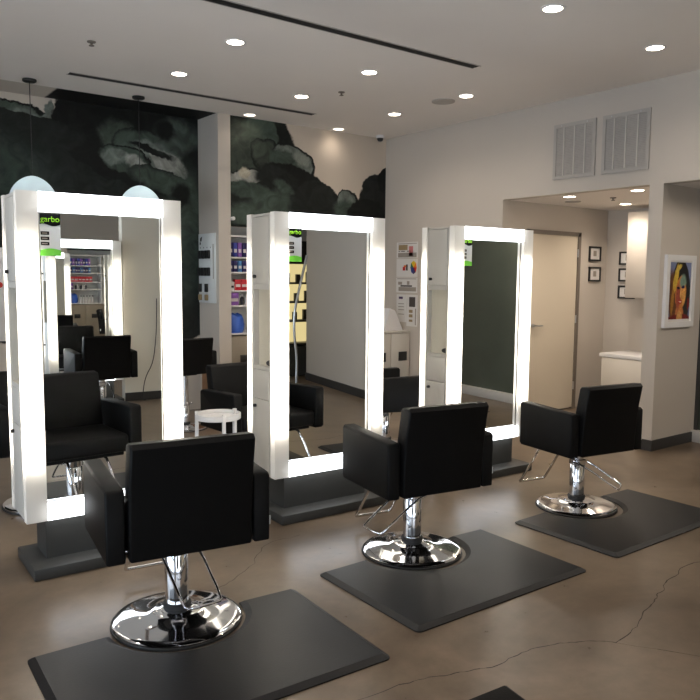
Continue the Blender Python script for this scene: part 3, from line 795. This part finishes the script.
def carton(x, y, z, m, w, h, lab, grp):
    o = MB().box((-w/2, -.03, 0), (w/2, .03, h), .002).build('carton', m, loc=(x, y, z))
    MB().box((-w/2+.008, -.0312, h*.3), (w/2-.008, -.03, h*.55)).build('carton_label', 'b_white' if m != 'b_white' else 'b_dark', o)
    tag(o, lab, 'box', grp)
for k in range(9):
    x = 4.235 + k*.062
    carton(x, 8.00, SZ[4]+.0205, ['b_navy', 'b_blue', 'b_purple'][k % 3], .052, .17, ['dark navy box', 'blue box', 'violet box'][k % 3] + ' on the top retail shelf', ['navy', 'blue', 'violet'][k % 3] + ' boxes on the top retail shelf')
    carton(x, 8.00, SZ[3]+.0205, ['b_navy', 'b_navy', 'b_teal'][k % 3], .052, .135, ['dark navy box', 'dark navy box', 'light blue box'][k % 3] + ' on the second retail shelf', ['navy', 'navy', 'light blue'][k % 3] + ' boxes on the second retail shelf')
for k in range(6):
    x = 4.33 + k*.085
    carton(x, 8.00, SZ[2]+.0205, 'b_red', .078, .13, 'red box on the third retail shelf', 'red boxes on the third retail shelf')
carton(4.25, 8.0, SZ[2]+.0205, 'b_white', .06, .10, 'white box beside the red boxes on the retail shelf', None)
carton(4.275, 7.995, SZ[1]+.0205, 'b_purple', .12, .15, 'purple box on the fourth retail shelf', None)
for k in range(5):
    bottle(4.40+k*.06, 8.0, SZ[1]+.0205, ['b_dark', 'b_white'][k % 2], .13, .022, ['dark bottle', 'white bottle'][k % 2] + ' on the fourth retail shelf', ['dark', 'white'][k % 2] + ' bottles on the fourth retail shelf')
# blue bag: sagging sack with two folds
b = MB(); rings = []
prof = [(0, 0), (.10, .0), (.115, .03), (.112, .10), (.10, .17), (.085, .21), (.04, .225), (0, .215)]
b.lathe(prof, 20)
for v in b.bm.verts:
    a = math.atan2(v.co.y, v.co.x); v.co.x *= 1+.10*math.sin(3*a+v.co.z*20); v.co.y *= .8+.08*math.cos(4*a)
    if v.co.z > .18: v.co.z += .02*math.sin(2*a+1)
o = b.build('bag', 'b_bag', loc=(4.34, 8.07, SZ[0]+.0205), ang=60); tag(o, 'crumpled blue bag on the bottom retail shelf', 'bag')
for k in range(5):
    bottle(4.52+k*.07, 8.0, SZ[0]+.0205, 'b_white', .19, .026, 'white bottle on the bottom retail shelf', 'white bottles on the bottom retail shelf', 'b_dark')
for zi, n_ in ((4, 3), (3, 3), (2, 2)):
    for k in range(n_):
        carton(6.52-k*.10, 7.995, SZ[zi]+.0205, 'b_dark', .07, .14, 'black box at the corner end of the retail shelves', 'black boxes at the corner end')

# low cabinet in the corner by the posters
t = thing('corner_cabinet', 'beige low cabinet in the corner under the posters', 'cabinet', (0, 0, 0))
MB().box((5.92, 7.38, 0), (6.575, 7.94, .93)).build('cabinet_body', 'laminate', t)
MB().box((5.90, 7.36, .93), (6.577, 7.945, .955), .003).build('worktop', 'laminate', t)
for k in range(2):
    d = boxobj('cabinet_door', (5.93+k*.325, 7.365, .06), (6.245+k*.325, 7.38, .92), 'laminate', t, .002)
    MB().box((6.02+k*.36, 7.355, .56), (6.16+k*.36, 7.366, .68), .003).build('handle', 'black', d)
b = MB()
P0 = [(6.26, 7.50, .9555), (6.50, 7.44, .9555), (6.53, 7.62, .9555), (6.30, 7.68, .9555)]
b.prism([(6.22, .9555), (6.54, .9555), (6.40, 1.22), (6.31, 1.25)], 7.47, 7.60, axis=1, bev=.006)
o = b.build('towel', 'white'); tag(o, 'white folded towel standing on the corner cabinet', 'towel')

# posters on the right wall, beside the corner
def poster(label, y0, y1, z0, z1, marks):
    t = thing('wall_poster', label, 'poster', (XR, 0, 0))
    MB().box((-.006, y0, z0), (-.0005, y1, z1)).build('poster_sheet', 'paper', t)
    for m, ya, yb, za, zb in marks:
        MB().box((-.0075, min(ya, yb), za), (-.006, max(ya, yb), zb)).build('poster_print', m, t)
    return t
poster('wall poster with grey and pink print, topmost by the corner', 7.25, 7.67, 1.915, 2.125,
       [('paper_grey', 7.27, 7.64, 2.10, 2.11), ('paper_grey', 7.27, 7.64, 1.925, 1.985), ('p_pink', 7.34, 7.42, 1.94, 2.07), ('kraft', 7.45, 7.63, 2.02, 2.09), ('paper_dark', 7.38, 7.46, 2.0, 2.01), ('paper_dark', 7.50, 7.58, 2.0, 2.01), ('paper_dark', 7.60, 7.63, 2.0, 2.01)])
t = poster('wall poster with a colour wheel and red and black swatches', 7.25, 7.67, 1.665, 1.905, [('p_red', 7.49, 7.54, 1.75, 1.80), ('p_orange', 7.47, 7.52, 1.795, 1.82), ('paper_dark', 7.44, 7.475, 1.75, 1.83)])
for k in range(8):
    a0, a1 = 2*PI*k/8, 2*PI*(k+1)/8; cy, cz = 7.325, 1.79
    MB().prism([(cy, cz), (cy+.062*math.cos(a0), cz+.088*math.sin(a0)), (cy+.062*math.cos(a1), cz+.088*math.sin(a1))], -.0078, -.006, axis=0).build('wheel_wedge', ['p_green', 'p_yellow', 'p_yellow', 'p_orange', 'p_red', 'p_purple', 'p_blue', 'p_blue'][k], t)
poster('wall poster with rows of grey print below the colour wheel', 7.25, 7.67, 1.455, 1.655,
       [('paper_grey', 7.27, 7.65, 1.635, 1.645), ('paper_grey', 7.27, 7.62, 1.475, 1.53), ('paper_dark', 7.35, 7.58, 1.535, 1.555), ('paper_grey', 7.55, 7.63, 1.56, 1.60), ('paper_grey', 7.40, 7.45, 1.56, 1.61)])
poster('pale notice with violet heading low on the wall by the corner', 7.46, 7.66, 1.06, 1.43, [('p_purple', 7.53, 7.61, 1.37, 1.40), ('paper_grey', 7.50, 7.62, 1.30, 1.31), ('paper_grey', 7.50, 7.62, 1.26, 1.27), ('paper_grey', 7.50, 7.62, 1.22, 1.23), ('paper_grey', 7.50, 7.62, 1.16, 1.17)])
poster('notice with dark photo and small yellow labels low on the wall', 7.24, 7.45, 1.01, 1.43, [('paper_dark', 7.28, 7.40, 1.27, 1.40), ('kraft', 7.33, 7.40, 1.19, 1.23), ('kraft', 7.33, 7.40, 1.13, 1.17), ('kraft', 7.33, 7.40, 1.07, 1.10), ('paper_grey', 7.26, 7.28, 1.03, 1.25)])
# pale notice board on the mural wall, behind the nearest station
t = thing('wall_poster', 'pale poster with a red dot on the wall behind the nearest station', 'poster', (0, 8.42, 0))
MB().box((1.05, -.02, .95), (1.80, -.0005, 1.93), .002).build('board', 'paper', t)
MB().lathe([(0, -.003), (.03, -.003), (.03, .003), (0, .003)], 20, mat4=Matrix.Translation((1.76, -.022, 1.54)) @ Matrix.Rotation(PI/2, 4, 'X')).build('red_dot', 'p_red', t)
MB().box((1.10, -.0215, 1.36), (1.70, -.020, 1.38)).build('board_print', 'paper_grey', t)

# ------------------------------------------------------------------ seen in the mirrors only
t = thing('display_shelf', 'backlit yellow shelves of black products, seen in the middle mirror', 'shelf', (0, -2.2, 0))
MB().box((5.45, -.30, 0), (6.75, -.28, 2.25)).build('back_board', 'black', t)
MB().box((5.50, -.279, .55), (6.70, -.27, 1.88)).build('light_panel', 'shelf_lit', t)
for z in (.55, .93, 1.24, 1.55, 1.88): MB().box((5.47, -.27, z-.016), (6.73, 0, z+.016)).build('shelf_board', 'black', t)
for x in (5.45, 6.73): MB().box((x, -.28, 0), (x+.02, 0, 2.25)).build('side_panel', 'black', t)
MB().box((5.47, -.27, .02), (6.73, -.02, .50)).build('drawer_block', 'charcoal', t)
for zi, z in enumerate((.9425, 1.2525, 1.5625)):
    for k in range(6):
        o = MB().box((-.035, -.03, 0), (.035, .03, .17 - .02*(k % 3)), .004).build('product_box', 'black', loc=(5.62+k*.19+.03*zi, -2.32, z+.004))
        tag(o, 'black product box on the yellow backlit shelves', 'box', 'black product boxes on the backlit shelves')
t = thing('stand_lamp', 'curved grey arm of a stand lamp, seen in the middle mirror', 'lamp', (5.10, -.5, 0))
MB().lathe([(0, 0), (.16, 0), (.16, .02), (.03, .035), (.02, .05)], 28).build('base', 'black', t)
MB().tube([(0, 0, .03), (.02, 0, .5), (-.03, 0, .9), (-.02, 0, 1.2), (.08, 0, 1.6), (.17, 0, 1.95)], .018, smooth=2).build('arm', 'steel', t)
o = MB().tube([(3.33, -1.27, 1.35), (3.32, -1.265, .9), (3.27, -1.26, .5), (3.15, -1.25, .3), (3.11, -1.25, .012), (3.15, -1.23, .008)], .006, smooth=2).build('power_cord', 'black')
tag(o, 'thin black cord hanging down the plain wall, seen in the nearest mirror', 'cord')

# ------------------------------------------------------------------ camera, light, view
cam = bpy.data.cameras.new('camera'); co = bpy.data.objects.new('camera', cam); COL.objects.link(co)
yaw, pitch, roll, fpx = .648, .0976, .009, 740.
cy, sy, cp, sp_, cr, sr = math.cos(yaw), math.sin(yaw), math.cos(pitch), math.sin(pitch), math.cos(roll), math.sin(roll)
Rz = Matrix(((cy, -sy, 0), (sy, cy, 0), (0, 0, 1))); Bm = Matrix(((1, 0, 0), (0, 0, -1), (0, 1, 0)))
Rx = Matrix(((1, 0, 0), (0, cp, -sp_), (0, sp_, cp))); Rr = Matrix(((cr, -sr, 0), (sr, cr, 0), (0, 0, 1)))
R = Rr @ Rx @ Bm @ Rz
mw = Matrix((R[0], -R[1], -R[2])).transposed().to_4x4(); mw.translation = (0, 0, 1.65)
co.matrix_world = mw
cam.sensor_width = 36; cam.lens = fpx/700*36; cam.clip_start = .02
S.camera = co
w = bpy.data.worlds.new('world'); S.world = w; w.use_nodes = True
w.node_tree.nodes['Background'].inputs[0].default_value = (.02, .02, .022, 1)
S.view_settings.view_transform = 'Standard'; S.view_settings.look = 'None'; S.view_settings.gamma = 1
S.view_settings.use_curve_mapping = False
S.view_settings.exposure = .54
try:
    c = S.cycles
    c.max_bounces = 14; c.glossy_bounces = 10; c.diffuse_bounces = 5; c.transmission_bounces = 6
    c.use_denoising = True; c.sample_clamp_indirect = 6.
except Exception: pass
